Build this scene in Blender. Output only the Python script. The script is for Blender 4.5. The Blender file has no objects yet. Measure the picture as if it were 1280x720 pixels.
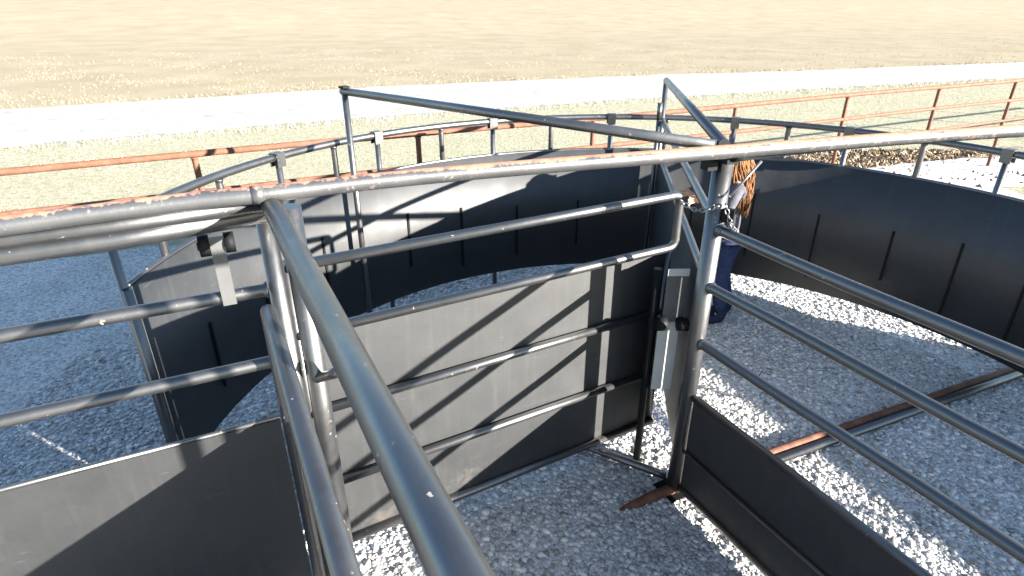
import bpy, bmesh, math, random
import numpy as np
from mathutils import Vector, Matrix

random.seed(7)
rng = np.random.default_rng(7)
R = math.radians
scn = bpy.context.scene
col = scn.collection
SCALE = 1.1                      # metres per building unit (the tub comes out about 3 m in radius)

# ------------------------------------------------------------------ helpers
def link(name, me, mat=None, parent=None):
    o = bpy.data.objects.new(name, me)
    col.objects.link(o)
    if mat is not None:
        me.materials.append(mat)
    if parent is not None:
        o.parent = parent
        o.matrix_parent_inverse = Matrix.Translation(-Vector(parent.location))
    return o

def thing(name, label, cat, loc=(0, 0, 0), group=None):
    o = bpy.data.objects.new(name, None)
    col.objects.link(o)
    o.location = loc
    o.empty_display_size = 0.1
    o['label'] = label
    o['category'] = cat
    if group:
        o['group'] = group
    return o

def tag(o, label=None, cat=None, group=None, kind=None):
    for k, val in (('label', label), ('category', cat), ('group', group), ('kind', kind)):
        if val:
            o[k] = val
    return o

def flare(pts, r, a=True, b=True):
    """points and radii of a pipe whose ends swell into a weld bead"""
    pts = [Vector(p) for p in pts]
    def end(p, q):
        d = (q - p).normalized()
        return [p, p + d * r * .35, p + d * r * .6, p + d * r * .8, p + d * r * 1.3], [r * 1.32, r * 1.22, r * 1.03, r, r]
    P, Rr = [], []
    if a:
        x, y = end(pts[0], pts[1]); P += x; Rr += y
    else: P.append(pts[0]); Rr.append(r)
    P += pts[1:-1]; Rr += [r] * (len(pts) - 2)
    if b:
        x, y = end(pts[-1], pts[-2]); P += x[::-1]; Rr += y[::-1]
    else: P.append(pts[-1]); Rr.append(r)
    return P, Rr

class MB:
    """collects shapes of ONE piece into one mesh"""
    def __init__(s):
        s.bm = bmesh.new()
    def tube(s, pts, r, n=18, cap=True, jitter=0.0):
        pts = [Vector(p) for p in pts]
        rings = []
        t0 = (pts[1] - pts[0]).normalized()
        ref = Vector((0, 0, 1)) if abs(t0.z) < 0.9 else Vector((1, 0, 0))
        nrm = (ref - t0 * ref.dot(t0)).normalized()
        for i, p in enumerate(pts):
            if i == 0: t = pts[1] - pts[0]
            elif i == len(pts) - 1: t = pts[-1] - pts[-2]
            else: t = (pts[i + 1] - p).normalized() + (p - pts[i - 1]).normalized()
            t = t.normalized()
            nrm = (nrm - t * nrm.dot(t)).normalized()
            b = t.cross(nrm)
            rr = r[i] if isinstance(r, (list, tuple)) else r
            rings.append([s.bm.verts.new(p + nrm * (rr * math.cos(2 * math.pi * k / n)) + b * (rr * math.sin(2 * math.pi * k / n))) for k in range(n)])
        for a, b in zip(rings, rings[1:]):
            for k in range(n):
                f = s.bm.faces.new((a[k], a[(k + 1) % n], b[(k + 1) % n], b[k]))
                f.smooth = True
        if cap:
            s.bm.faces.new(list(reversed(rings[0])))
            s.bm.faces.new(rings[-1])
        return s
    def box(s, c, size, az=0.0, tilt=None):
        m = Matrix.Translation(Vector(c)) @ Matrix.Rotation(-az, 4, 'Z')
        if tilt is not None: m = m @ tilt
        m = m @ Matrix.Diagonal((size[0], size[1], size[2], 1))
        bmesh.ops.create_cube(s.bm, size=1, matrix=m)
        return s
    def prism(s, quad, nrm, th):
        """flat polygon with a thickness along nrm"""
        nrm = Vector(nrm).normalized() * th
        a = [s.bm.verts.new(Vector(p)) for p in quad]
        b = [s.bm.verts.new(Vector(p) + nrm) for p in quad]
        n = len(a)
        s.bm.faces.new(a); s.bm.faces.new(list(reversed(b)))
        for k in range(n):
            s.bm.faces.new((a[k], b[k], b[(k + 1) % n], a[(k + 1) % n]))
        return s
    def ball(s, c, r, sc=(1, 1, 1), seg=16):
        bmesh.ops.create_uvsphere(s.bm, u_segments=seg, v_segments=seg // 2, radius=r,
                                  matrix=Matrix.Translation(Vector(c)) @ Matrix.Diagonal((*sc, 1)))
        return s
    def torus(s, c, axis, up, R1, r, stretch=1.0, n=14, m=7):
        axis = Vector(axis).normalized(); up = Vector(up); up = (up - axis * up.dot(axis)).normalized(); sd = axis.cross(up)
        c = Vector(c); rings = []
        for i in range(n):
            a = 2 * math.pi * i / n
            d = up * math.cos(a) + sd * math.sin(a)
            p = c + up * (R1 * stretch * math.cos(a)) + sd * (R1 * math.sin(a))
            rings.append([s.bm.verts.new(p + d * (r * math.cos(2 * math.pi * k / m)) + axis * (r * math.sin(2 * math.pi * k / m))) for k in range(m)])
        for i in range(n):
            A, B = rings[i], rings[(i + 1) % n]
            for k in range(m):
                f = s.bm.faces.new((A[k], B[k], B[(k + 1) % m], A[(k + 1) % m])); f.smooth = True
        return s
    def build(s, name, mat, parent=None, smooth=False):
        bmesh.ops.recalc_face_normals(s.bm, faces=s.bm.faces[:])
        if smooth:
            for f in s.bm.faces: f.smooth = True
        me = bpy.data.meshes.new(name)
        s.bm.to_mesh(me); s.bm.free()
        return link(name, me, mat, parent)

def arc_pts(p0, p1, p2, r, n=6):
    """rounded corner at p1 between p0 and p2"""
    p0, p1, p2 = Vector(p0), Vector(p1), Vector(p2)
    a = p1 + (p0 - p1).normalized() * r
    b = p1 + (p2 - p1).normalized() * r
    return [((1 - t) ** 2) * a + 2 * t * (1 - t) * p1 + t * t * b for t in [i / n for i in range(n + 1)]]

def poly_round(pts, r=0.06):
    out = [Vector(pts[0])]
    for i in range(1, len(pts) - 1):
        out += arc_pts(pts[i - 1], pts[i], pts[i + 1], r)
    out.append(Vector(pts[-1]))
    return out

def smooth_curve(pts, k=6):
    P = [Vector(p) for p in pts]
    P = [P[0] * 2 - P[1]] + P + [P[-1] * 2 - P[-2]]
    out = []
    for i in range(1, len(P) - 2):
        for j in range(k):
            t = j / k
            a, b, c, d = P[i - 1:i + 3]
            out.append(0.5 * ((2 * b) + (c - a) * t + (2 * a - 5 * b + 4 * c - d) * t * t + (3 * b - a - 3 * c + d) * t ** 3))
    out.append(P[-2])
    return out

# ------------------------------------------------------------------ materials
def mat_new(name):
    m = bpy.data.materials.new(name)
    m.use_nodes = True
    nt = m.node_tree
    return m, nt, nt.nodes['Principled BSDF']

def nd(nt, typ, **kw):
    n = nt.nodes.new(typ)
    for k, v in kw.items():
        setattr(n, k, v)
    return n

def noise(nt, vec, scale, detail=4, rough=0.55, dist=0.0):
    n = nd(nt, 'ShaderNodeTexNoise')
    n.inputs['Scale'].default_value = scale
    n.inputs['Detail'].default_value = detail
    n.inputs['Roughness'].default_value = rough
    n.inputs['Distortion'].default_value = dist
    nt.links.new(vec, n.inputs['Vector'])
    return n.outputs['Fac']

def ramp(nt, fac, stops):
    r = nd(nt, 'ShaderNodeValToRGB')
    e = r.color_ramp.elements
    while len(e) > 1: e.remove(e[-1])
    e[0].position = stops[0][0]; e[0].color = (*stops[0][1], 1)
    for p, c in stops[1:]:
        x = e.new(p); x.color = (*c, 1)
    nt.links.new(fac, r.inputs['Fac'])
    return r.outputs['Color']

def mixc(nt, fac, a, b):
    m = nd(nt, 'ShaderNodeMix', data_type='RGBA')
    if isinstance(fac, float): m.inputs[0].default_value = fac
    else: nt.links.new(fac, m.inputs[0])
    for s, v in ((6, a), (7, b)):
        if isinstance(v, tuple): m.inputs[s].default_value = (*v, 1)
        else: nt.links.new(v, m.inputs[s])
    return m.outputs[2]

def math_n(nt, op, a, b=None):
    m = nd(nt, 'ShaderNodeMath', operation=op)
    for i, v in enumerate((a, b)):
        if v is None: continue
        if isinstance(v, (int, float)): m.inputs[i].default_value = v
        else: nt.links.new(v, m.inputs[i])
    return m.outputs[0]

def bump(nt, bsdf, h, strength, dist=0.01):
    b = nd(nt, 'ShaderNodeBump')
    b.inputs['Strength'].default_value = strength
    b.inputs['Distance'].default_value = dist
    nt.links.new(h, b.inputs['Height'])
    nt.links.new(b.outputs['Normal'], bsdf.inputs['Normal'])

def objco(nt, scale=None):
    t = nd(nt, 'ShaderNodeTexCoord').outputs['Object']
    if scale:
        m = nd(nt, 'ShaderNodeMapping'); m.inputs['Scale'].default_value = scale
        nt.links.new(t, m.inputs['Vector']); return m.outputs['Vector']
    return t

def paint(name, lo, hi, rough=(0.28, 0.45), dust=0.0, spec=0.5, chips=0.0, metal=0.0, ior=1.5):
    """old dark farm paint: uneven tone, dust, small chips of bare metal and rust"""
    m, nt, b = mat_new(name)
    v = objco(nt)
    f = noise(nt, v, 5, 6, 0.65)
    c = ramp(nt, f, [(0.3, lo), (0.72, hi)])
    if dust:
        vs = objco(nt, (7, 7, 0.7))
        d = noise(nt, vs, 3.0, 6, 0.7, 0.4)
        dm = ramp(nt, d, [(0.45, (0, 0, 0)), (0.8, (dust,) * 3)])
        c = mixc(nt, dm, c, (0.17, 0.16, 0.14))
    if chips:
        ch = noise(nt, v, 38, 3, 0.6)
        cm = ramp(nt, ch, [(0.70 - chips, (0, 0, 0)), (0.73 - chips, (1, 1, 1))])
        rc = ramp(nt, noise(nt, v, 60, 2), [(0.4, (0.16, 0.06, 0.03)), (0.6, (0.3, 0.27, 0.24))])
        c = mixc(nt, cm, c, rc)
    nt.links.new(c, b.inputs['Base Color'])
    rr = ramp(nt, noise(nt, v, 9, 5, 0.7), [(0.3, (rough[0],) * 3), (0.7, (rough[1],) * 3)])
    nt.links.new(rr, b.inputs['Roughness'])
    b.inputs['Specular IOR Level'].default_value = spec
    b.inputs['Metallic'].default_value = metal
    b.inputs['IOR'].default_value = ior
    bump(nt, b, noise(nt, v, 60, 4, 0.6), 0.10, 0.003)
    return m

M = {}
M['pipe'] = paint('black_pipe_paint', (0.010, 0.0105, 0.012), (0.020, 0.020, 0.021), (0.32, 0.45), 0.03, 0.5, 0.015, 0.0, 2.25)
def mk_sheet():
    """black painted plate: rubbed, rain-streaked, dented, dried mud along the foot"""
    m, nt, b = mat_new('black_sheet_paint')
    v = objco(nt)
    c = ramp(nt, noise(nt, v, 4, 6, 0.65), [(0.3, (0.009, 0.010, 0.0115)), (0.72, (0.016, 0.017, 0.0185))])
    st = noise(nt, objco(nt, (9, 9, 0.6)), 3.0, 6, 0.7, 0.5)
    c = mixc(nt, ramp(nt, st, [(0.52, (0, 0, 0)), (0.82, (0.11,) * 3)]), c, (0.15, 0.15, 0.145))
    sc = noise(nt, objco(nt, (1.2, 1.2, 14)), 4.0, 5, 0.75, 0.3)
    c = mixc(nt, ramp(nt, sc, [(0.64, (0, 0, 0)), (0.70, (0.3,) * 3)]), c, (0.14, 0.135, 0.13))
    sp = nd(nt, 'ShaderNodeSeparateXYZ'); nt.links.new(v, sp.inputs[0])
    low = math_n(nt, 'SUBTRACT', 0.62, math_n(nt, 'MULTIPLY', sp.outputs['Z'], 0.55))
    mud = math_n(nt, 'ADD', noise(nt, v, 6.5, 8, 0.72), math_n(nt, 'SUBTRACT', low, 0.5))
    mm = ramp(nt, mud, [(0.54, (0, 0, 0)), (0.72, (0.42,) * 3)])
    c = mixc(nt, mm, c, (0.10, 0.085, 0.065))
    nt.links.new(c, b.inputs['Base Color'])
    rr = ramp(nt, noise(nt, v, 3.0, 6, 0.7), [(0.3, (0.54,) * 3), (0.7, (0.66,) * 3)])
    nt.links.new(mixc(nt, mm, rr, (0.85,) * 3), b.inputs['Roughness'])
    b.inputs['IOR'].default_value = 1.72
    h = math_n(nt, 'ADD', noise(nt, v, 1.8, 2, 0.5), math_n(nt, 'MULTIPLY', noise(nt, v, 55, 4, 0.6), 0.02))
    bump(nt, b, h, 0.5, 0.035)
    return m
M['sheet'] = mk_sheet()
M['dark'] = paint('dark_ironwork', (0.006, 0.006, 0.007), (0.011, 0.011, 0.011), (0.5, 0.65), 0.0, 0.15)
M['galv'] = paint('bare_grey_steel', (0.06, 0.063, 0.065), (0.09, 0.09, 0.088), (0.45, 0.6), 0.15, 0.5)
M['pale'] = paint('sunlit_steel', (0.38, 0.38, 0.37), (0.5, 0.5, 0.48), (0.5, 0.7), 0.2, 0.4)  # paler copy of the grey steel, sunlight put into its colour
M['shine'] = paint('zinc_chain', (0.16, 0.16, 0.17), (0.26, 0.26, 0.26), (0.25, 0.4), 0, 0.6)
M['shine'].node_tree.nodes['Principled BSDF'].inputs['Metallic'].default_value = 0.7

def mk_rust(name, a, b_, c_):
    m, nt, b = mat_new(name)
    v = objco(nt)
    c = ramp(nt, noise(nt, v, 12, 6, 0.7), [(0.3, a), (0.5, b_), (0.72, c_)])
    nt.links.new(c, b.inputs['Base Color'])
    b.inputs['Roughness'].default_value = 0.8
    bump(nt, b, noise(nt, v, 90, 4), 0.3, 0.002)
    return m
M['rust'] = mk_rust('rusted_pipe', (0.080, 0.032, 0.018), (0.145, 0.058, 0.031), (0.20, 0.092, 0.055))
M['shade_rust'] = mk_rust('dark_shade_rust', (0.05, 0.025, 0.016), (0.12, 0.048, 0.026), (0.22, 0.09, 0.05))  # darker copy of the rust, shade on the ground pipe put into its colour

def mk_worn():
    """black pipe worn to rust along its upper side, with flaking silver patches"""
    m, nt, b = mat_new('worn_rail_paint')
    v = objco(nt)
    g = nd(nt, 'ShaderNodeNewGeometry')
    sp = nd(nt, 'ShaderNodeSeparateXYZ'); nt.links.new(g.outputs['Normal'], sp.inputs[0])
    n1 = noise(nt, v, 7, 6, 0.7)
    n2 = noise(nt, v, 45, 4, 0.65)
    n3 = noise(nt, v, 1.7, 3, 0.6)
    up = math_n(nt, 'ADD', sp.outputs['Z'], math_n(nt, 'MULTIPLY', math_n(nt, 'SUBTRACT', n1, 0.5), 1.3))
    up = math_n(nt, 'ADD', up, math_n(nt, 'MULTIPLY', math_n(nt, 'SUBTRACT', n2, 0.5), 0.9))
    sx0 = nd(nt, 'ShaderNodeSeparateXYZ'); nt.links.new(v, sx0.inputs[0])
    wr = nd(nt, 'ShaderNodeMapRange'); wr.inputs['From Min'].default_value = -0.5; wr.inputs['From Max'].default_value = 0.1; wr.inputs['To Min'].default_value = 0.0; wr.inputs['To Max'].default_value = 0.22
    nt.links.new(sx0.outputs['X'], wr.inputs['Value'])
    up = math_n(nt, 'ADD', up, wr.outputs[0])
    upm = ramp(nt, up, [(0.80, (0, 0, 0)), (0.95, (1, 1, 1))])
    base = ramp(nt, noise(nt, v, 6, 5), [(0.3, (0.12, 0.12, 0.125)), (0.7, (0.18, 0.18, 0.18))])
    fl = math_n(nt, 'ADD', n2, math_n(nt, 'MULTIPLY', math_n(nt, 'SUBTRACT', n3, 0.5), 0.8))
    sx = nd(nt, 'ShaderNodeSeparateXYZ'); nt.links.new(v, sx.inputs[0])
    gate = nd(nt, 'ShaderNodeMapRange'); gate.inputs['From Min'].default_value = -0.95; gate.inputs['From Max'].default_value = -0.55; gate.inputs['To Min'].default_value = -0.14; gate.inputs['To Max'].default_value = 0.0
    nt.links.new(sx.outputs['X'], gate.inputs['Value'])
    fl = math_n(nt, 'ADD', fl, gate.outputs[0])
    flm = ramp(nt, fl, [(0.57, (0, 0, 0)), (0.66, (1, 1, 1))])
    flc = ramp(nt, noise(nt, v, 80, 2), [(0.36, (0.24, 0.11, 0.06)), (0.52, (0.20, 0.18, 0.165)), (0.7, (0.27, 0.26, 0.25))])
    c = mixc(nt, flm, base, flc)
    rc = ramp(nt, noise(nt, v, 22, 5, 0.7), [(0.3, (0.22, 0.09, 0.06)), (0.55, (0.36, 0.16, 0.10)), (0.75, (0.42, 0.24, 0.17))])
    c = mixc(nt, upm, c, rc)
    nt.links.new(c, b.inputs['Base Color'])
    rr = mixc(nt, upm, (0.36, 0.36, 0.36), (0.75, 0.75, 0.75))
    nt.links.new(rr, b.inputs['Roughness'])
    b.inputs['Specular IOR Level'].default_value = 0.5
    mt = mixc(nt, upm, mixc(nt, flm, (0.7,) * 3, (0.25,) * 3), (0.0,) * 3)
    nt.links.new(mt, b.inputs['Metallic'])
    bump(nt, b, fl, 0.35, 0.003)
    return m
M['worn'] = mk_worn()

def mk_simple(name, stops, scale, rough=0.85, bscale=None, bstr=0.4, bdist=0.01, detail=6):
    m, nt, b = mat_new(name)
    v = objco(nt)
    c = ramp(nt, noise(nt, v, scale, detail, 0.65), stops)
    nt.links.new(c, b.inputs['Base Color'])
    b.inputs['Roughness'].default_value = rough
    if bscale: bump(nt, b, noise(nt, v, bscale, 5, 0.65), bstr, bdist)
    return m

def mk_stone():
    m, nt, b = mat_new('gravel_stone')
    g = nd(nt, 'ShaderNodeNewGeometry')
    c = ramp(nt, g.outputs['Random Per Island'], [(0.0, (0.20, 0.19, 0.18)), (0.12, (0.42, 0.41, 0.395)), (0.5, (0.54, 0.53, 0.51)), (0.8, (0.64, 0.63, 0.61)), (1.0, (0.74, 0.73, 0.71))])
    v = objco(nt)
    dirt = ramp(nt, noise(nt, v, 1.6, 6, 0.7), [(0.50, (0, 0, 0)), (0.72, (0.55,) * 3)])
    dm = nd(nt, 'ShaderNodeMix', data_type='RGBA', blend_type='MULTIPLY'); nt.links.new(dirt, dm.inputs[0])
    nt.links.new(c, dm.inputs[6]); dm.inputs[7].default_value = (0.66, 0.58, 0.48, 1)
    nt.links.new(dm.outputs[2], b.inputs['Base Color'])
    b.inputs['Roughness'].default_value = 0.85
    b.inputs['Specular IOR Level'].default_value = 0.25
    return m
M['stone'] = mk_stone()

def mk_gravel_ground():
    m, nt, b = mat_new('gravel_bed')
    v = objco(nt)
    vo = nd(nt, 'ShaderNodeTexVoronoi'); vo.inputs['Scale'].default_value = 55; nt.links.new(v, vo.inputs['Vector'])
    sc = nd(nt, 'ShaderNodeSeparateColor'); nt.links.new(vo.outputs['Color'], sc.inputs[0])
    c = ramp(nt, sc.outputs[0], [(0.0, (0.30, 0.29, 0.28)), (0.5, (0.52, 0.51, 0.495)), (1.0, (0.70, 0.69, 0.67))])
    lg = ramp(nt, noise(nt, v, 1.3, 4), [(0.3, (0.75, 0.75, 0.75)), (0.7, (1, 1, 1))])
    mm = nd(nt, 'ShaderNodeMix', data_type='RGBA', blend_type='MULTIPLY'); mm.inputs[0].default_value = 1
    nt.links.new(c, mm.inputs[6]); nt.links.new(lg, mm.inputs[7])
    nt.links.new(mm.outputs[2], b.inputs['Base Color'])
    b.inputs['Roughness'].default_value = 0.9
    h = math_n(nt, 'SUBTRACT', 1.0, vo.outputs['Distance'])
    bump(nt, b, h, 0.8, 0.012)
    return m
M['gravel'] = mk_gravel_ground()

def mk_field():
    m, nt, b = mat_new('dry_pasture')
    v = objco(nt)
    n1 = noise(nt, v, 0.35, 5, 0.6)
    n2 = noise(nt, v, 9, 6, 0.75)
    near = ramp(nt, n2, [(0.3, (0.21, 0.20, 0.135)), (0.5, (0.36, 0.335, 0.24)), (0.7, (0.48, 0.45, 0.34))])
    gr = ramp(nt, noise(nt, v, 1.1, 5, 0.7), [(0.45, (0, 0, 0)), (0.75, (0.55, 0.55, 0.55))])
    c = mixc(nt, gr, near, (0.28, 0.29, 0.18))
    # straw pasture on the other side of the road
    sp = nd(nt, 'ShaderNodeSeparateXYZ'); nt.links.new(v, sp.inputs[0])
    far = math_n(nt, 'SUBTRACT', sp.outputs['Y'], math_n(nt, 'MULTIPLY', sp.outputs['X'], 0.33))
    fm = ramp(nt, math_n(nt, 'DIVIDE', far, 60.0), [(0.30, (0, 0, 0)), (0.36, (1, 1, 1))])
    straw = ramp(nt, n1, [(0.3, (0.29, 0.24, 0.16)), (0.7, (0.37, 0.315, 0.225))])
    tuft = ramp(nt, noise(nt, v, 2.4, 6, 0.8), [(0.55, (0, 0, 0)), (0.7, (0.6, 0.6, 0.6))])
    straw = mixc(nt, tuft, straw, (0.33, 0.27, 0.16))
    c = mixc(nt, fm, c, straw)
    nt.links.new(c, b.inputs['Base Color'])
    b.inputs['Roughness'].default_value = 0.95
    b.inputs['Specular IOR Level'].default_value = 0.1
    bump(nt, b, noise(nt, v, 22, 6, 0.75), 0.7, 0.05)
    return m
M['field'] = mk_field()
M['road'] = mk_simple('white_rock_road', [(0.3, (0.27, 0.26, 0.24)), (0.5, (0.37, 0.36, 0.335)), (0.7, (0.48, 0.47, 0.445))], 2.2, 0.95, 30, 0.5, 0.03)
M['white_rock'] = mk_simple('pale_rock_patch', [(0.3, (0.42, 0.42, 0.44)), (0.7, (0.66, 0.66, 0.68))], 9, 0.95, 40, 0.4, 0.02)
M['dirt'] = mk_simple('leafy_dirt', [(0.3, (0.10, 0.075, 0.05)), (0.5, (0.26, 0.20, 0.14)), (0.7, (0.46, 0.40, 0.33))], 11, 0.95, 30, 0.6, 0.03)

def mk_island(name, stops, rough=0.9, trans=0.0):
    m, nt, b = mat_new(name)
    g = nd(nt, 'ShaderNodeNewGeometry')
    c = ramp(nt, g.outputs['Random Per Island'], stops)
    nt.links.new(c, b.inputs['Base Color'])
    b.inputs['Roughness'].default_value = rough
    b.inputs['Specular IOR Level'].default_value = 0.2
    return m
M['blade'] = mk_island('straw_blade', [(0, (0.22, 0.225, 0.14)), (0.4, (0.40, 0.375, 0.265)), (0.8, (0.53, 0.495, 0.375)), (1, (0.60, 0.565, 0.45))])
M['stubble'] = mk_island('stubble_blade', [(0, (0.14, 0.115, 0.065)), (0.5, (0.29, 0.24, 0.15)), (1, (0.40, 0.34, 0.23))])
M['leaf'] = mk_island('fallen_leaf', [(0, (0.05, 0.035, 0.025)), (0.35, (0.16, 0.10, 0.06)), (0.7, (0.38, 0.29, 0.19)), (1, (0.55, 0.47, 0.36))])

# ------------------------------------------------------------------ frame of reference (camera at 0,0,2.5 looking +Y)
H = 2.5
POST = Vector((0.92, 2.585, 0))
UA = R(61.0)
U = Vector((math.sin(UA), math.cos(UA), 0))
V = Vector((-U.y, U.x, 0))                  # away from the camera, across the centre gate
C0 = Vector((0.937, 2.764, 0)); RT = 2.744  # the round tub

# ------------------------------------------------------------------ ground, road, pasture
def ground_sheet():
    xs = np.unique(np.concatenate([np.linspace(-260, -40, 12), np.linspace(-40, 40, 41), np.linspace(40, 300, 14)]))
    ys = np.unique(np.concatenate([np.linspace(-40, 60, 51), np.linspace(60, 420, 25)]))
    vv = []
    for y in ys:
        for x in xs:
            z = 0.0
            d = y - 0.33 * x - 45
            if d > 0: z += 0.045 * d * min(1, d / 40)
            vv.append((x, y, z))
    nx = len(xs)
    ff = [(j * nx + i, j * nx + i + 1, (j + 1) * nx + i + 1, (j + 1) * nx + i) for j in range(len(ys) - 1) for i in range(nx - 1)]
    me = bpy.data.meshes.new('ground'); me.from_pydata(vv, [], ff)
    for p in me.polygons: p.use_smooth = True
    o = link('ground', me, M['field']); o['kind'] = 'structure'
ground_sheet()

def sheet_poly(name, pts, z, mat, kind='structure'):
    me = bpy.data.meshes.new(name)
    me.from_pydata([(x, y, z) for x, y in pts], [], [tuple(range(len(pts)))])
    o = link(name, me, mat); o['kind'] = kind
    return o

def wobble(pts, k, amp, closed=False):
    out = []
    n = len(pts)
    for i in range(n if closed else n - 1):
        a = Vector(pts[i]); b = Vector(pts[(i + 1) % n])
        for j in range(k):
            p = a.lerp(b, j / k)
            out.append((p.x + random.uniform(-amp, amp), p.y + random.uniform(-amp, amp)))
    if not closed: out.append(pts[-1])
    return out

near = wobble([(-40, -1.5), (-16, 8.4), (-8.0, 12.6), (-3.16, 15.1), (3.75, 18.2), (8.1, 19.8), (13.3, 21.7), (40, 31.0)], 14, 0.10)
farr = wobble([(60, 42), (11.85, 26.4), (4.97, 24.6), (-4.34, 21.2), (-7.9, 19.2), (-10.9, 17.55), (-40, 3.5)], 14, 0.16)
sheet_poly('road', near + farr, 0.008, M['road'])
# gravel pad under the pens
pad = wobble([(-9, -4), (8, -4), (8, 2.2), (7.4, 9.0), (3.3, 8.3), (-3, 6.6), (-10, 4.6)], 12, 0.12, True)
sheet_poly('gravel_pad', pad, 0.004, M['gravel'])
patch = wobble([(4.4, 8.8), (9.5, 8.9), (9.3, 10.9), (6.9, 10.35), (6.0, 10.0), (5.2, 9.75)], 8, 0.07, True)
sheet_poly('white_rock_ground', patch, 0.010, M['white_rock'])
lit = wobble([(4.2, 8.6), (10.5, 9.6), (10.5, 11.7), (7.2, 11.4), (4.9, 10.9), (4.0, 9.8)], 8, 0.12, True)
sheet_poly('leafy_ground', lit, 0.006, M['dirt'])

# gravel stones that stand up from the pad
def scatter_stones(n, region, smin, smax):
    base = np.array([(0, 0, 1), (.894, 0, .447), (.276, .851, .447), (-.724, .526, .447), (-.724, -.526, .447), (.276, -.851, .447),
                     (.724, .526, -.447), (-.276, .851, -.447), (-.894, 0, -.447), (-.276, -.851, -.447), (.724, -.526, -.447), (0, 0, -1)])
    fc = np.array([(0, 1, 2), (0, 2, 3), (0, 3, 4), (0, 4, 5), (0, 5, 1), (1, 6, 2), (2, 7, 3), (3, 8, 4), (4, 9, 5), (5, 10, 1),
                   (2, 6, 7), (3, 7, 8), (4, 8, 9), (5, 9, 10), (1, 10, 6), (6, 11, 7), (7, 11, 8), (8, 11, 9), (9, 11, 10), (10, 11, 6)])
    pos = region(n); n = len(pos)
    s = smin + (smax - smin) * rng.random(n) ** 3.0
    jit = 1 + 0.5 * (rng.random((n, 12)) - 0.5)
    ax = np.stack([1 + .5 * rng.random(n), .75 + .4 * rng.random(n), .36 + .22 * rng.random(n)], 1)
    P = base[None] * jit[..., None] * ax[:, None, :] * s[:, None, None]
    ang = rng.random(n) * 2 * np.pi; tl = (rng.random(n) - .5) * 0.9
    ca, sa, ct, st = np.cos(ang), np.sin(ang), np.cos(tl), np.sin(tl)
    y = P[..., 1] * ct[:, None] - P[..., 2] * st[:, None]; z = P[..., 1] * st[:, None] + P[..., 2] * ct[:, None]; x = P[..., 0]
    X = x * ca[:, None] - y * sa[:, None] + pos[:, 0:1]; Y = x * sa[:, None] + y * ca[:, None] + pos[:, 1:2]
    Z = z + (s * (0.0 + 0.28 * rng.random(n)))[:, None] + 0.004
    co = np.stack([X, Y, Z], -1).reshape(-1, 3)
    F = (fc[None] + 12 * np.arange(n)[:, None, None]).reshape(-1, 3)
    me = bpy.data.meshes.new('gravel')
    me.vertices.add(len(co)); me.vertices.foreach_set('co', co.ravel().astype(np.float32))
    me.loops.add(F.size); me.loops.foreach_set('vertex_index', F.ravel().astype(np.int32))
    me.polygons.add(len(F)); me.polygons.foreach_set('loop_start', np.arange(0, F.size, 3, dtype=np.int32))
    me.polygons.foreach_set('loop_total', np.full(len(F), 3, np.int32))
    me.update(); me.validate()
    o = link('gravel', me, M['stone'])
    return tag(o, 'loose grey crushed gravel covering the pen floor', kind='stuff')

def reg(n):
    p = np.stack([rng.uniform(-3.4, 4.4, n), rng.uniform(0.5, 5.9, n)], 1)
    # denser and only where the camera side of the pens can see it
    d = np.hypot(p[:, 0], p[:, 1])
    left = p[:, 0] < -1.3 - 0.0 * d
    keep = (~left) | (p[:, 1] > 1.8)
    keep &= (p[:, 1] * math.sin(UA) - p[:, 0] * math.cos(UA)) < 5.2
    return p[keep]
scatter_stones(120000, reg, 0.0048, 0.020)

# dry grass between the fence and the road
def scatter_blades(name, n, fn, hmin, hmax, w, mat, lean, label):
    pos = fn(n); n = len(pos)
    h = rng.uniform(hmin, hmax, n); a = rng.random(n) * 2 * np.pi; ww = w * rng.uniform(.6, 1.5, n)
    la = rng.random(n) * 2 * np.pi; ll = lean * rng.random(n) * h
    b0 = np.stack([pos[:, 0] - np.cos(a) * ww, pos[:, 1] - np.sin(a) * ww, np.full(n, .0)], 1)
    b1 = np.stack([pos[:, 0] + np.cos(a) * ww, pos[:, 1] + np.sin(a) * ww, np.full(n, .0)], 1)
    m0 = (b0 * .75 + b1 * .25); m0[:, 2] = h * .6; m1 = (b0 * .25 + b1 * .75); m1[:, 2] = h * .6
    off = np.stack([np.cos(la) * ll, np.sin(la) * ll], 1)
    m0[:, :2] += off * .4; m1[:, :2] += off * .4
    t = np.stack([pos[:, 0] + off[:, 0], pos[:, 1] + off[:, 1], h], 1)
    co = np.stack([b0, b1, m1, m0, t], 1).reshape(-1, 3)
    k = 5 * np.arange(n)[:, None]
    Q = (np.array([[0, 1, 2, 3]]) + k); T = (np.array([[3, 2, 4]]) + k)
    idx = np.concatenate([Q, T], 1).ravel()
    ls = np.stack([np.arange(n) * 7, np.arange(n) * 7 + 4], 1).ravel(); lt = np.tile([4, 3], n)
    me = bpy.data.meshes.new(name)
    me.vertices.add(len(co)); me.vertices.foreach_set('co', co.ravel().astype(np.float32))
    me.loops.add(len(idx)); me.loops.foreach_set('vertex_index', idx.astype(np.int32))
    me.polygons.add(2 * n); me.polygons.foreach_set('loop_start', ls.astype(np.int32)); me.polygons.foreach_set('loop_total', lt.astype(np.int32))
    me.update(); me.validate()
    o = link(name, me, mat)
    return tag(o, label, kind='stuff')

def side_of_near_edge(p):
    xs = np.array([-40, -16, -8, -3.16, 3.75, 8.1, 13.3, 40]); ys = np.array([-1.5, 8.4, 12.6, 15.1, 18.2, 19.8, 21.7, 31])
    return np.interp(p[:, 0], xs, ys) - p[:, 1]

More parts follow.
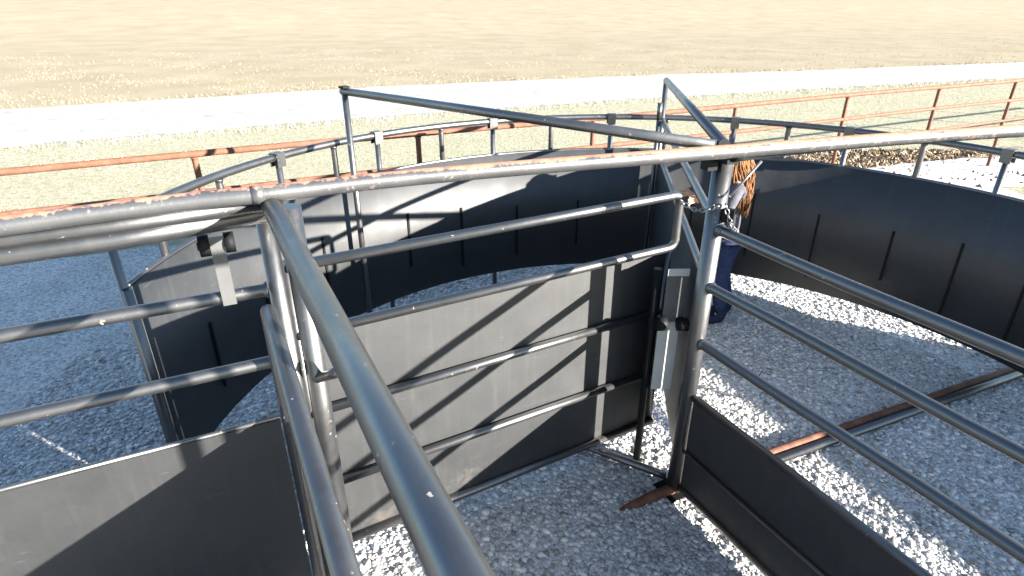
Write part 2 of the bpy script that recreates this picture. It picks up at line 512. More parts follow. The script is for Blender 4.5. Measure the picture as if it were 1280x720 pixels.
def grass_reg(n):
    p = np.stack([rng.uniform(-12, 17, n), rng.uniform(1, 24, n)], 1)
    v = p[:, 1] * math.sin(UA) - p[:, 0] * math.cos(UA)
    e = side_of_near_edge(p)
    clump = np.sin(p[:, 0] * 3.1 + np.sin(p[:, 1] * 2.3) * 2) + np.sin(p[:, 1] * 2.7 + p[:, 0]) + rng.normal(0, 0.8, n)
    k = (v > 5.3) & (e > 0.05) & (clump > -0.6) & ~((p[:, 0] > 4.3) & (p[:, 1] < 11.4) & (p[:, 1] > 8.6) & (p[:, 0] < 10))
    return p[k]
scatter_blades('grass', 110000, grass_reg, 0.006, 0.020, 0.006, M['blade'], 1.4, 'short dry straw-coloured grass between the rusty fence and the road')

def verge_reg(n):
    p = np.stack([rng.uniform(-14, 18, n), rng.uniform(6, 25, n)], 1)
    e = side_of_near_edge(p)
    return p[(e > -0.05) & (e < 0.5 + rng.random(n) * 0.5)]
scatter_blades('verge_weeds', 60000, verge_reg, 0.03, 0.12, 0.007, M['blade'], 1.2, 'taller dry weeds along the near edge of the white road')

def far_edge(p):
    xs = np.array([-40, -10.9, -7.9, -4.34, 4.97, 11.85, 60]); ys = np.array([3.5, 17.55, 19.2, 21.2, 24.6, 26.4, 42])
    return p[:, 1] - np.interp(p[:, 0], xs, ys)
def far_verge(n):
    p = np.stack([rng.uniform(-22, 30, n), rng.uniform(10, 34, n)], 1)
    e = far_edge(p)
    g = np.sin(p[:, 0] * 1.7) + np.sin(p[:, 0] * 0.63 + 1) + rng.normal(0, .7, n)
    return p[(e > -0.1) & (e < 0.35 + 0.5 * rng.random(n)) & (g > -0.5)]
scatter_blades('far_verge_weeds', 70000, far_verge, 0.03, 0.12, 0.010, M['stubble'], 1.2, 'dry weeds along the far edge of the white road')
def far_field(n):
    y = 14 + 75 * rng.random(n) ** 1.8
    p = np.stack([rng.uniform(-1.1, 1.1, n) * y, y], 1)
    cl = np.sin(p[:, 0] * .9 + np.sin(p[:, 1] * .7) * 2) + np.sin(p[:, 1] * 1.1 + p[:, 0] * .35) + rng.normal(0, .9, n)
    return p[(far_edge(p) > 0.3) & (p[:, 1] - 0.33 * p[:, 0] < 45) & (cl > 0.2)]
scatter_blades('pasture_stubble', 70000, far_field, 0.02, 0.07, 0.011, M['stubble'], 1.6, 'pale dry pasture stubble on the far side of the road')
def leaf_reg(n):
    p = np.stack([rng.uniform(4.2, 9.5, n), rng.uniform(8.7, 11.4, n)], 1)
    inpatch = (p[:, 1] < 9.75 + (p[:, 0] - 5.2) * 0.33)
    return p[~inpatch | (rng.random(len(p)) < 0.04)]
scatter_blades('leaf_litter', 9000, leaf_reg, 0.02, 0.07, 0.022, M['leaf'], 2.2, 'brown fallen leaves scattered beside the white rock patch')

def straw_reg(n):
    p = np.stack([rng.uniform(-3.2, 3.6, n), rng.uniform(0.8, 5.4, n)], 1)
    g = np.sin(p[:, 0] * 2.3 + 1) + np.sin(p[:, 1] * 3.1) + rng.normal(0, .8, n)
    return p[g > 0.6]
scatter_blades('straw_litter', 900, straw_reg, 0.014, 0.03, 0.0035, M['leaf'], 4.0, 'bits of straw and dead leaf caught between the gravel stones')

# ------------------------------------------------------------------ round tub wall
def cyl(th, r, z):
    return Vector((C0.x + r * math.sin(R(th)), C0.y + r * math.cos(R(th)), z))

tub = thing('tub_wall', 'round solid black steel tub wall with a pipe rail on stub posts, at the back of the pen', 'corral wall', (C0.x, C0.y, 0))
joints = [-94.6, -64.3, -45.8, -23.5, -0.8, 21.5, 40.0, 62.0, 84.0]
mids = [[-86.5, -75.0], [-54.0], [-33.5], [-12.2], [9.5], [30.5], [51.0], [73.0]]
ZB, ZT, ZR = 0.165, 1.295, 1.585
k = MB(); rows = []; th = 0.005
for t in np.linspace(joints[0], joints[-1], 150):
    rows.append([k.bm.verts.new(cyl(t, RT, ZB)), k.bm.verts.new(cyl(t, RT, ZT)), k.bm.verts.new(cyl(t, RT + th, ZT)), k.bm.verts.new(cyl(t, RT + th, ZB))])
for p, q in zip(rows, rows[1:]):
    for m in range(4):
        k.bm.faces.new((p[m], p[(m + 1) % 4], q[(m + 1) % 4], q[m])).smooth = m in (0, 2)
k.bm.faces.new(rows[0]); k.bm.faces.new(list(reversed(rows[-1])))
k.build('sheet', M['sheet'], tub)
for i in range(len(joints) - 1):
    a, b = joints[i], joints[i + 1]
    n = 22
    pts = [(a + (b - a) * j / n) for j in range(n + 1)]
    MB().tube([cyl(t, RT + 0.020, ZT + 0.002) for t in pts], 0.013, 8).build('top_edge', M['pipe'], tub)
    MB().tube([cyl(t, RT + 0.022, ZB + 0.012) for t in pts], 0.014, 8).build('bottom_edge', M['pipe'], tub)
    MB().tube([cyl(t, RT + 0.03, ZR) for t in pts], 0.025, 14).build('top_rail', M['pipe'], tub)
    for t in mids[i]:
        MB().tube(*flare([cyl(t, RT + 0.03, 0.4), cyl(t, RT + 0.03, ZR - 0.022)], 0.021, False), 12).build('post', M['pipe'], tub)
for t in joints:
    jp = MB().tube([cyl(t, RT + 0.03, 0.3 if 30 < t < 70 else 0.0), cyl(t, RT + 0.03, ZR - 0.02)], 0.021, 12).build('post', M['pipe'], tub)
    cl = MB()
    cl.box(cyl(t, RT + 0.03, ZR + 0.026), (0.075, 0.062, 0.007), R(t))
    cl.box(cyl(t, RT + 0.03 - 0.032, ZR - 0.018), (0.07, 0.006, 0.09), R(t))
    cl.box(cyl(t, RT + 0.03 + 0.032, ZR - 0.018), (0.07, 0.006, 0.09), R(t))
    cl.build('clamp', M['pipe'], jp)
rib = [-83, -71.5, -59.0, -41.5, -30.5, -19.0, -6.5, 16, 27, 38.5, 50.5, 60.5, 70]
for t in rib:
    MB().box(cyl(t, RT - 0.007, 0.62 + random.uniform(-.06, .05)), (random.uniform(.013, .019), 0.008, random.uniform(.42, .62)), R(t)).build('rib', M['dark'], tub)
# vertical end tube of the wall
MB().tube([cyl(-95.2, RT, 0.02), cyl(-95.2, RT, 1.30)], 0.022, 12).build('end_tube', M['pipe'], tub)

# ------------------------------------------------------------------ rusty boundary fence
A2 = R(63.8); FU = Vector((math.sin(A2), math.cos(A2), 0)); FV = Vector((-FU.y, FU.x, 0))
def fence_pt(s, z): 
    p = FV * 5.5 + FU * s; p.z = z; return p
fence = thing('pipe_fence', 'long rusty brown pipe fence with thin posts, behind the round black wall', 'fence', tuple(fence_pt(0, 0)))
for z, r in ((1.40, 0.027), (1.09, 0.025), (0.76, 0.022)):
    pts = [fence_pt(s, z + 0.006 * math.sin(s * 0.9 + z * 5)) for s in np.linspace(-9, 22, 63)]
    MB().tube(pts, r, 10).build('rail', M['rust'], fence)
def fence_s(px):
    d = Vector(((px - 640) / 747.0, 0, 0)); d.y = 0.9036 + (360 - 165) / 747 * 0.428
    t = 5.5 / d.dot(FV); return (d * t).dot(FU)
S1_, S2_ = fence_s(915), fence_s(1050)
st = S2_ - S1_
s = S2_
posts = [fence_s(1050), fence_s(915), fence_s(741), fence_s(522), fence_s(236)]
posts += [posts[0] + st * k for k in range(1, 8)] + [posts[-1] - 2.2 * k for k in range(1, 3)]
for s in posts:
    MB().tube(*flare([fence_pt(s, -0.02), fence_pt(s, 1.378)], 0.025, False), 10).build('post', M['rust'], fence)

# ------------------------------------------------------------------ main post beside the gate
mp = thing('hinge_post', 'thick black steel hinge post under the long rail, right of the centre', 'post', tuple(POST))
MB().tube([POST + Vector((0, 0, -0.02)), POST + Vector((0, 0, 1.93))], 0.043, 28).build('post', M['pipe'], mp)
k = MB()
k.box(POST + Vector((-0.03, -0.03, 1.915)), (0.17, 0.06, 0.035), R(68))
k.box(POST + Vector((-0.075, -0.045, 1.885)), (0.05, 0.05, 0.05), R(68))
k.build('saddle_plate', M['dark'], mp)
MB().box(POST + Vector((0, 0, 0.01)), (0.16, 0.16, 0.012), UA).build('base_plate', M['dark'], mp)

# ------------------------------------------------------------------ long worn rail across the front
rail = thing('worn_rail', 'long black pipe rail worn to rust along its top, crossing in front of everything', 'rail', (0, 2.11, 0))
rp = [(-2.9, 0.52, 1.965), (-2.0, 1.12, 1.967), (-1.104, 1.645, 1.97), (-0.767, 1.798, 1.97), (-0.428, 1.958, 1.97), (0, 2.115, 1.97), (0.489, 2.273, 1.97), (0.844, 2.385, 1.97), (1.192, 2.495, 1.97), (1.675, 2.645, 1.97), (2.4, 2.84, 1.97), (3.4, 3.05, 1.97)]
MB().tube(smooth_curve(rp, 5), 0.0275, 22).build('pipe', M['worn'], rail)
k = MB(); 
c = Vector((-0.785, 1.790, 1.97)); d = (Vector((-0.767, 1.798, 1.97)) - Vector((-1.104, 1.645, 1.97))).normalized()
k.tube([c - d * 0.018, c + d * 0.018], 0.0292, 22); k.build('coupling', M['worn'], rail)

rail2 = thing('silver_rail', 'clean shiny pipe rail right of the hinge post, under the worn rail', 'rail', tuple(POST))
sp = [(0.925, 2.475, 1.935), (1.20, 2.575, 1.94), (1.70, 2.735, 1.945), (2.5, 2.95, 1.945), (3.5, 3.17, 1.945)]
MB().tube(smooth_curve(sp, 5), 0.0265, 22).build('pipe', M['pipe'], rail2)

# ------------------------------------------------------------------ centre gate (solid sheet, four rails)
def G(u, z, off=0.42):
    p = POST + V * off + U * u; p.z = z; return p
cg = thing('sheeted_gate', 'solid black sheeted gate with pipe rails across the middle of the pen', 'gate', tuple(G(-0.8, 0)))
gl, gr = -1.80, 0.195
MB().tube(poly_round([G(gl, 1.6), G(gr, 1.6), G(gr, 1.305), G(gl, 1.305)], 0.05), 0.0225, 18).build('frame', M['pipe'], cg)
MB().tube([G(gl, 0.92), G(gr - 0.06, 0.92)], 0.021, 18).build('rail', M['pipe'], cg)
MB().tube([G(gl, 0.51), G(gr - 0.06, 0.51)], 0.021, 18).build('rail', M['pipe'], cg)
MB().tube([G(gl, 0.125, 0.435), G(gr, 0.125, 0.435)], 0.024, 18).build('bottom_tube', M['pipe'], cg)
MB().tube([G(gl, 1.62, 0.43), G(gl, 0.1, 0.43)], 0.0225, 18).build('end_tube', M['pipe'], cg)
MB().tube([G(gr - 0.01, 1.28, 0.455), G(gr - 0.01, 0.1, 0.455)], 0.0225, 18).build('end_tube', M['pipe'], cg)
MB().prism([G(gl + .02, 0.14, 0.447), G(gr - .03, 0.14, 0.447), G(gr - .03, 1.30, 0.447), G(gl + .02, 1.30, 0.447)], V, 0.005).build('sheet', M['sheet'], cg)

# ------------------------------------------------------------------ crowd gate that swings inside the tub
HG = Vector((0.935, 2.665, 0))
CE = Vector((1.325, 5.40, 0)); CDIR = (CE - HG).normalized(); CL = (CE - HG).length
CN = Vector((CDIR.y, -CDIR.x, 0))
def Q(s, z, off=0.0):
    p = HG + CDIR * s + CN * off; p.z = z; return p
crowd = thing('crowd_gate', 'solid black swing gate seen nearly edge-on from the hinge post to the far wall', 'gate', tuple(HG))
MB().tube([Q(-0.03, 1.945), Q(CL, 1.912)], 0.026, 18).build('top_bar', M['pipe'], crowd)
MB().tube(*flare([Q(0.05, 1.60), Q(CL - .02, 1.575)], 0.0225), 18).build('rail', M['pipe'], crowd)
MB().tube(*flare([Q(0.05, 1.305), Q(CL - .02, 1.285)], 0.0225), 18).build('rail', M['pipe'], crowd)
MB().tube([Q(CL, 1.925), Q(CL, 0.08)], 0.022, 16).build('end_tube', M['pipe'], crowd)
MB().tube([Q(0.03, 1.62), Q(0.03, 0.08)], 0.020, 16).build('end_tube', M['pipe'], crowd)
MB().prism([Q(0.055, 0.12, -.002), Q(CL - .02, 0.12, -.002), Q(CL - .02, 1.28, -.002), Q(0.055, 1.30, -.002)], CN, 0.005).build('sheet', M['sheet'], crowd)
k = MB(); k.tube([Q(CL - .10, 1.60, -.04), Q(CL - .10, 1.74, -.04)], 0.022, 12); k.tube([Q(CL - .10, 1.60, -.04), Q(CL - .10, 0.3, -.04)], 0.018, 12)
k.build('latch_bar', M['pipe'], crowd)

# ------------------------------------------------------------------ overhead brace to the far wall
br = thing('overhead_brace', 'tall thin upright with a dark bar running overhead to the hinge post', 'brace', (-1.165, 4.34, 0))
MB().tube([(-1.165, 4.34, 1.985), (-1.165, 4.34, 0.0)], 0.022, 16).build('upright', M['pipe'], br)
MB().tube([(-1.185, 4.36, 1.955), (0.895, 2.64, 1.94)], 0.026, 18).build('bar', M['pipe'], br)
MB().box((-1.165, 4.34, 1.985), (0.055, 0.055, 0.012), R(-50)).build('cap', M['dark'], br)

# ------------------------------------------------------------------ right panel coming toward the camera
RA = R(153.6); RD = Vector((math.sin(RA), math.cos(RA), 0)); RN = Vector((RD.y, -RD.x, 0))
def P(s, z, off=0.0):
    p = POST + RD * s + RN * off; p.z = z; return p
rpn = thing('rail_panel', 'open pipe panel with three dark sloping rails over a low black sheet on the right', 'corral panel', tuple(P(0.5, 0)))
for z in (1.577, 1.294, 0.985):
    pts = [P(s_, z + 0.0025 * math.sin(s_ * 5 + z * 9)) for s_ in np.linspace(0.040, 3.3, 18)]
    MB().tube(*flare(pts, 0.0245), 18).build('rail', M['pipe'], rpn)
MB().prism([P(0.05, 0.07, 0.0), P(3.3, 0.07, 0.0), P(3.3, 0.655, 0.0), P(0.05, 0.655, 0.0)], RN, 0.005).build('sheet', M['sheet'], rpn)
MB().tube([P(0.045, 0.665), P(3.3, 0.665)], 0.020, 14).build('top_edge', M['pipe'], rpn)
MB().tube([P(0.045, 0.33, 0.02), P(3.3, 0.33, 0.02)], 0.010, 10).build('ledge', M['pipe'], rpn)
MB().tube([P(0.045, 0.065), P(3.3, 0.065)], 0.024, 14).build('bottom_tube', M['pipe'], rpn)
MB().tube([P(3.3, 0.0), P(3.3, 1.62)], 0.03, 14).build('end_tube', M['pipe'], rpn)

# ------------------------------------------------------------------ corner posts at the left
cp = thing('corner_post', 'grey black corner post with a domed cap where the left pipes meet', 'post', (-0.825, 1.925, 0))
MB().tube([(-0.835, 1.925, -0.02), (-0.835, 1.925, 1.90)], 0.031, 22).build('post', M['pipe'], cp)
MB().ball((-0.775, 1.865, 1.925), 0.034, (1, 1, 0.9), 18).build('cap', M['pipe'], cp, smooth=True)
gp2 = thing('round_post', 'second round black post standing right against the left corner post', 'post', (-0.775, 1.945, 0))
MB().tube([(-0.762, 1.955, -0.02), (-0.758, 1.955, 1.88)], 0.039, 22).build('post', M['pipe'], gp2)

MB().tube([(-0.755, 1.935, 1.195), (-0.575, 1.80, 1.33)], [0.018, 0.023], 16).build('lever', M['pipe'], gp2)

LAZ = 153.2
# ------------------------------------------------------------------ near left panel (passes under the camera)
LA = R(LAZ); LD = Vector((math.sin(LA), math.cos(LA), 0)); LN = Vector((LD.y, -LD.x, 0))
L0 = Vector((-0.775, 1.86, 0))
def L(s, z, off=0.0):
    p = L0 + LD * s + LN * off; p.z = z; return p
npn = thing('near_panel', 'thick glossy pipe panel running from the left corner down toward the camera', 'corral panel', tuple(L(0.5, 0)))
MB().tube([(-0.768, 1.834, 1.93), (-0.111, 0.565, 1.93), (0.40, -0.422, 1.93)], 0.032, 26).build('top_rail', M['pipe'], npn)
MB().tube(poly_round([L(0.03, 0.1, 0.075), L(0.03, 1.575, 0.075), L(2.6, 1.575, 0.075)], 0.055), 0.026, 20).build('lower_rail', M['pipe'], npn)
MB().prism([L(0.08, 0.10, 0.05), L(2.5, 0.10, 0.05), L(2.5, 1.10, 0.05), L(0.08, 1.10, 0.05)], LN, 0.005).build('sheet', M['sheet'], npn)
MB().tube([L(0.08, 1.11, 0.052), L(2.5, 1.11, 0.052)], 0.016, 12).build('sheet_edge', M['pipe'], npn)
MB().tube([L(2.58, 0.0, 0.03), L(2.58, 1.92, 0.03)], 0.03, 14).build('end_tube', M['pipe'], npn)

# ------------------------------------------------------------------ left panel
WA = R(64); WD = Vector((-math.sin(WA), -math.cos(WA), 0)); WN = Vector((WD.y, -WD.x, 0))
W0 = Vector((-0.80, 1.90, 0))
def W(s, z, off=0.0):
    p = W0 + WD * s + WN * off; p.z = z; return p
lp = thing('left_panel', 'pipe panel with two rails over a grey sheet, left of the corner post', 'corral panel', tuple(W(0.6, 0)))
MB().tube([(-0.80, 1.838, 1.925), (-1.165, 1.665, 1.915), (-2.6, 0.98, 1.915)], 0.026, 20).build('top_rail', M['pipe'], lp)
MB().tube([(-0.80, 1.875, 1.885), (-1.165, 1.69, 1.865), (-2.6, 0.965, 1.865)], 0.031, 22).build('under_rail', M['pipe'], lp)
for z in (1.605, 1.32):
    MB().tube(*flare([W(0.055, z), W(2.3, z + 0.01)], 0.023), 18).build('rail', M['pipe'], lp)
MB().prism([W(0.10, 0.08, 0.02), W(2.3, 0.08, 0.02), W(2.3, 1.05, 0.02), W(0.10, 1.05, 0.02)], WN, 0.005).build('sheet', M['sheet'], lp)
MB().tube([W(0.10, 1.055, 0.024), W(2.3, 1.055, 0.024)], 0.010, 10).build('sheet_edge', M['pipe'], lp)
MB().tube([W(2.3, 0.0), W(2.3, 1.86)], 0.028, 14).build('end_tube', M['pipe'], lp)

hg = thing('strap_hanger', 'pale flat steel strap hanging from a black roller under the left top pipe', 'hanger', tuple(W(0.185, 1.58)))
k = MB()
k.tube([W(0.126, 1.80, -0.012), W(0.157, 1.80, -0.012)], 0.034, 18); k.tube([W(0.201, 1.80, -0.012), W(0.232, 1.80, -0.012)], 0.036, 18); k.tube([W(0.143, 1.80, -0.012), W(0.237, 1.80, -0.012)], 0.014, 12)
k.build('roller', M['dark'], hg)
k = MB(); q0 = W(0.158, 0, -0.034); q1 = W(0.200, 0, -0.034)
k.prism([Vector((q0.x, q0.y, 1.588)), Vector((q1.x, q1.y, 1.588)), Vector((q1.x, q1.y, 1.83)), Vector((q0.x, q0.y, 1.83))], WN, 0.006)
k.build('strap', M['galv'], hg)

# posts added out of view to cast shadow stripes on the left panel
gpr = thing('shadow_posts', 'three black posts with a bar, added out of view at the near right to cast shadow stripes', 'shadow caster', (1.2, 0.5, 0))
SD = Vector((0.883, -0.469, 0))
tops = []
for s_, r_ in ((0.088, 0.042), (0.265, 0.024), (0.405, 0.032)):
    q = W(s_, 0) + SD * 2.6
    MB().tube([q, q + Vector((0, 0, 2.44))], r_, 14).build('post', M['pipe'], gpr)
    tops.append(q + Vector((0, 0, 2.44)))
MB().tube([tops[0], tops[2]], 0.024, 14).build('top_rail', M['pipe'], gpr)

# ------------------------------------------------------------------ latch plates, chain and rod at the main post
lt = thing('slide_latch', 'grey steel latch plates with two black rollers left of the hinge post', 'latch', (0.80, 2.76, 0.4))
def face(x0, x1, z0, z1, y, th=0.006):
    return MB().prism([(x0, y, z0), (x1, y, z0), (x1, y, z1), (x0, y, z1)], (0, 1, 0), th)
up_ = face(0.787, 0.895, 1.02, 1.285, 2.76).build('upper_plate', M['galv'], lt)
face(0.775, 0.885, 0.56, 0.985, 2.775).build('lower_plate', M['pale'], lt)  # paler steel paints the sun on this plate
face(0.787, 0.895, 1.262, 1.300, 2.752).build('sunlit_top', M['pale'], up_)  # bright strip painting the sunlit top of the upper plate
for x in (0.785, 0.895):
    MB().tube([(x - 0.035, 2.735, 0.995), (x + 0.02, 2.735, 0.995)], 0.036, 18).build('roller', M['dark'], lt)
MB().tube([(0.755, 2.83, 0.0), (0.755, 2.83, 1.27)], 0.022, 14).build('upright', M['dark'], lt)

ch = thing('gate_chain', 'short shiny chain looped between the hinge post and the top dark rail', 'chain', (0.93, 2.54, 1.6))
k = MB()
pA = POST + Vector((-0.15, 0.02, 1.695)); pB = POST + Vector((-0.02, -0.05, 1.70)); 
def chain(k, a, b, sag, n):
    prev = None
    for i in range(n):
        t = i / (n - 1); p = Vector(a).lerp(Vector(b), t); p.z -= sag * 4 * t * (1 - t)
        t2 = min(1, t + 0.02); p2 = Vector(a).lerp(Vector(b), t2); p2.z -= sag * 4 * t2 * (1 - t2)
        d = (p2 - p) if (p2 - p).length > 1e-6 else (Vector(b) - Vector(a))
        side = d.cross(Vector((0, 0, 1)) if abs(d.normalized().z) < .9 else Vector((1, 0, 0))).normalized()
        axs = side if i % 2 else d.cross(side).normalized()
        k.torus(p, axs, d, 0.009, 0.0028, 1.5)
chain(k, pA, pB, 0.03, 9)
k.build('swag', M['shine'], ch)
k = MB()
chain(k, POST + Vector((0.02, -0.06, 1.70)), POST + Vector((0.06, -0.09, 1.60)), 0.012, 7)
chain(k, POST + Vector((0.06, -0.09, 1.60)), POST + Vector((0.0, -0.06, 1.585)), 0.01, 5)
k.build('hanging_links', M['shine'], ch)
MB().box(POST + Vector((0.04, -0.05, 1.655)), (0.05, 0.03, 0.06), 0.5).build('hook_plate', M['dark'], ch)
rd = MB().tube([POST + Vector((0.03, -0.06, 1.745)), POST + Vector((0.165, 0.00, 1.885))], 0.006, 10).build('pull_rod', M['shine'])
tag(rd, 'thin shiny rod slanting up to the right from the hinge post', 'rod')

# ------------------------------------------------------------------ ground sills
GA = Vector((1.682, 2.869, 0)); GB = Vector((2.556, 3.242, 0)); gd = (GB - GA).normalized(); gn = Vector((-gd.y, gd.x, 0))
sl = thing('ground_sill', 'pair of ground pipes, one rusty, crossing the gravel behind the right panel', 'sill', tuple(GA))
MB().tube([GA - gd * 1.22 + gn * 0.028 + Vector((0, 0, -0.035)), GA - gd * 0.98 + gn * 0.028 + Vector((0, 0, 0.020)), GA - gd * 0.6 + gn * 0.028 + Vector((0, 0, 0.035)), GA + gd * 4 + gn * 0.028 + Vector((0, 0, 0.035))], 0.029, 16).build('rusty_pipe', M['shade_rust'], sl)
MB().tube([GA - gd * 0.7 - gn * 0.03 + Vector((0, 0, 0.033)), GA + gd * 4 - gn * 0.03 + Vector((0, 0, 0.033))], 0.027, 16).build('black_pipe', M['pipe'], sl)
s2 = MB().tube([(0.885, 2.64, 0.055), (0.30, 2.99, 0.05)], 0.024, 14).build('foot_pipe', M['pipe'])
tag(s2, 'short dark pipe lying on the gravel from the hinge post foot under the gate', 'pipe')

# little dead twig in the gravel
k = MB()
k.tube([(1.79, 3.66, 0.0), (1.80, 3.665, 0.05), (1.815, 3.66, 0.10)], [0.007, 0.005, 0.003], 6)
k.tube([(1.79, 3.66, 0.015), (1.72, 3.68, 0.03), (1.66, 3.70, 0.02)], [0.005, 0.004, 0.002], 6)
tag(k.build('twig', M['dark']), 'small dead twig sticking out of the gravel', 'twig')

# ------------------------------------------------------------------ sheeted panel added out of view on the right to shade the pen
E0 = Vector((4.87, 3.44, 0)); ED = Vector((0.407, -0.914, 0)).normalized(); EN = Vector((ED.y, -ED.x, 0))
def EP(s, z, off=0.0):
    p = E0 + ED * s + EN * off; p.z = z; return p
ep = thing('shade_panel', 'black sheeted panel added out of view at the far right to shade the pen', 'corral panel', tuple(EP(2, 0)))
MB().prism([EP(0, 0.06), EP(5, 0.06), EP(5, 1.3), EP(0, 1.3)], EN, 0.005).build('sheet', M['sheet'], ep)
MB().tube([EP(0, 1.585), EP(5, 1.585)], 0.025, 14).build('top_rail', M['pipe'], ep)
for s_ in (0.0, 1.25, 2.5, 3.75, 5.0):
    MB().tube([EP(s_, 0, -0.03), EP(s_, 1.57, -0.03)], 0.022, 12).build('post', M['pipe'], ep)

# ------------------------------------------------------------------ person at the latch, seen behind the post
def skin_mesh(name, verts, edges, mat, parent=None, sub=2):
    me = bpy.data.meshes.new(name)
    me.from_pydata([v[0] for v in verts], edges, [])
    o = link(name, me, mat, parent)
    m = o.modifiers.new('skin', 'SKIN')
    if not me.skin_vertices: 
        bpy.context.view_layer.objects.active = o
        me.skin_vertices  # layer is made by the modifier
    for i, v in enumerate(verts):
        r = v[1] if isinstance(v[1], tuple) else (v[1], v[1])
        me.skin_vertices[0].data[i].radius = r
    me.skin_vertices[0].data[0].use_root = True
    m.use_smooth_shade = True
    ss = o.modifiers.new('sub', 'SUBSURF'); ss.levels = sub; ss.render_levels = sub
    return o

def fabric(name, a, b_, scale=14):
    m, nt, bs = mat_new(name)
    v = objco(nt)
    c = ramp(nt, noise(nt, v, scale, 5, 0.6), [(0.3, a), (0.7, b_)])
    nt.links.new(c, bs.inputs['Base Color']); bs.inputs['Roughness'].default_value = 0.9
    bs.inputs['Specular IOR Level'].default_value = 0.15
    bump(nt, bs, noise(nt, v, 24, 4, 0.6), 0.5, 0.015)
    return m
M['skin'] = fabric('skin', (0.48, 0.29, 0.21), (0.55, 0.34, 0.25), 8)
M['skin'].node_tree.nodes['Principled BSDF'].inputs['Roughness'].default_value = 0.5
M['shirt'] = fabric('lilac_grey_shirt', (0.07, 0.07, 0.085), (0.11, 0.11, 0.13))
M['jeans'] = fabric('blue_jeans', (0.014, 0.022, 0.06), (0.036, 0.055, 0.12), 30)
M['boot'] = fabric('navy_boots', (0.012, 0.016, 0.04), (0.025, 0.03, 0.06))
M['hair'] = fabric('brown_hair', (0.07, 0.03, 0.014), (0.24, 0.12, 0.055), 26)

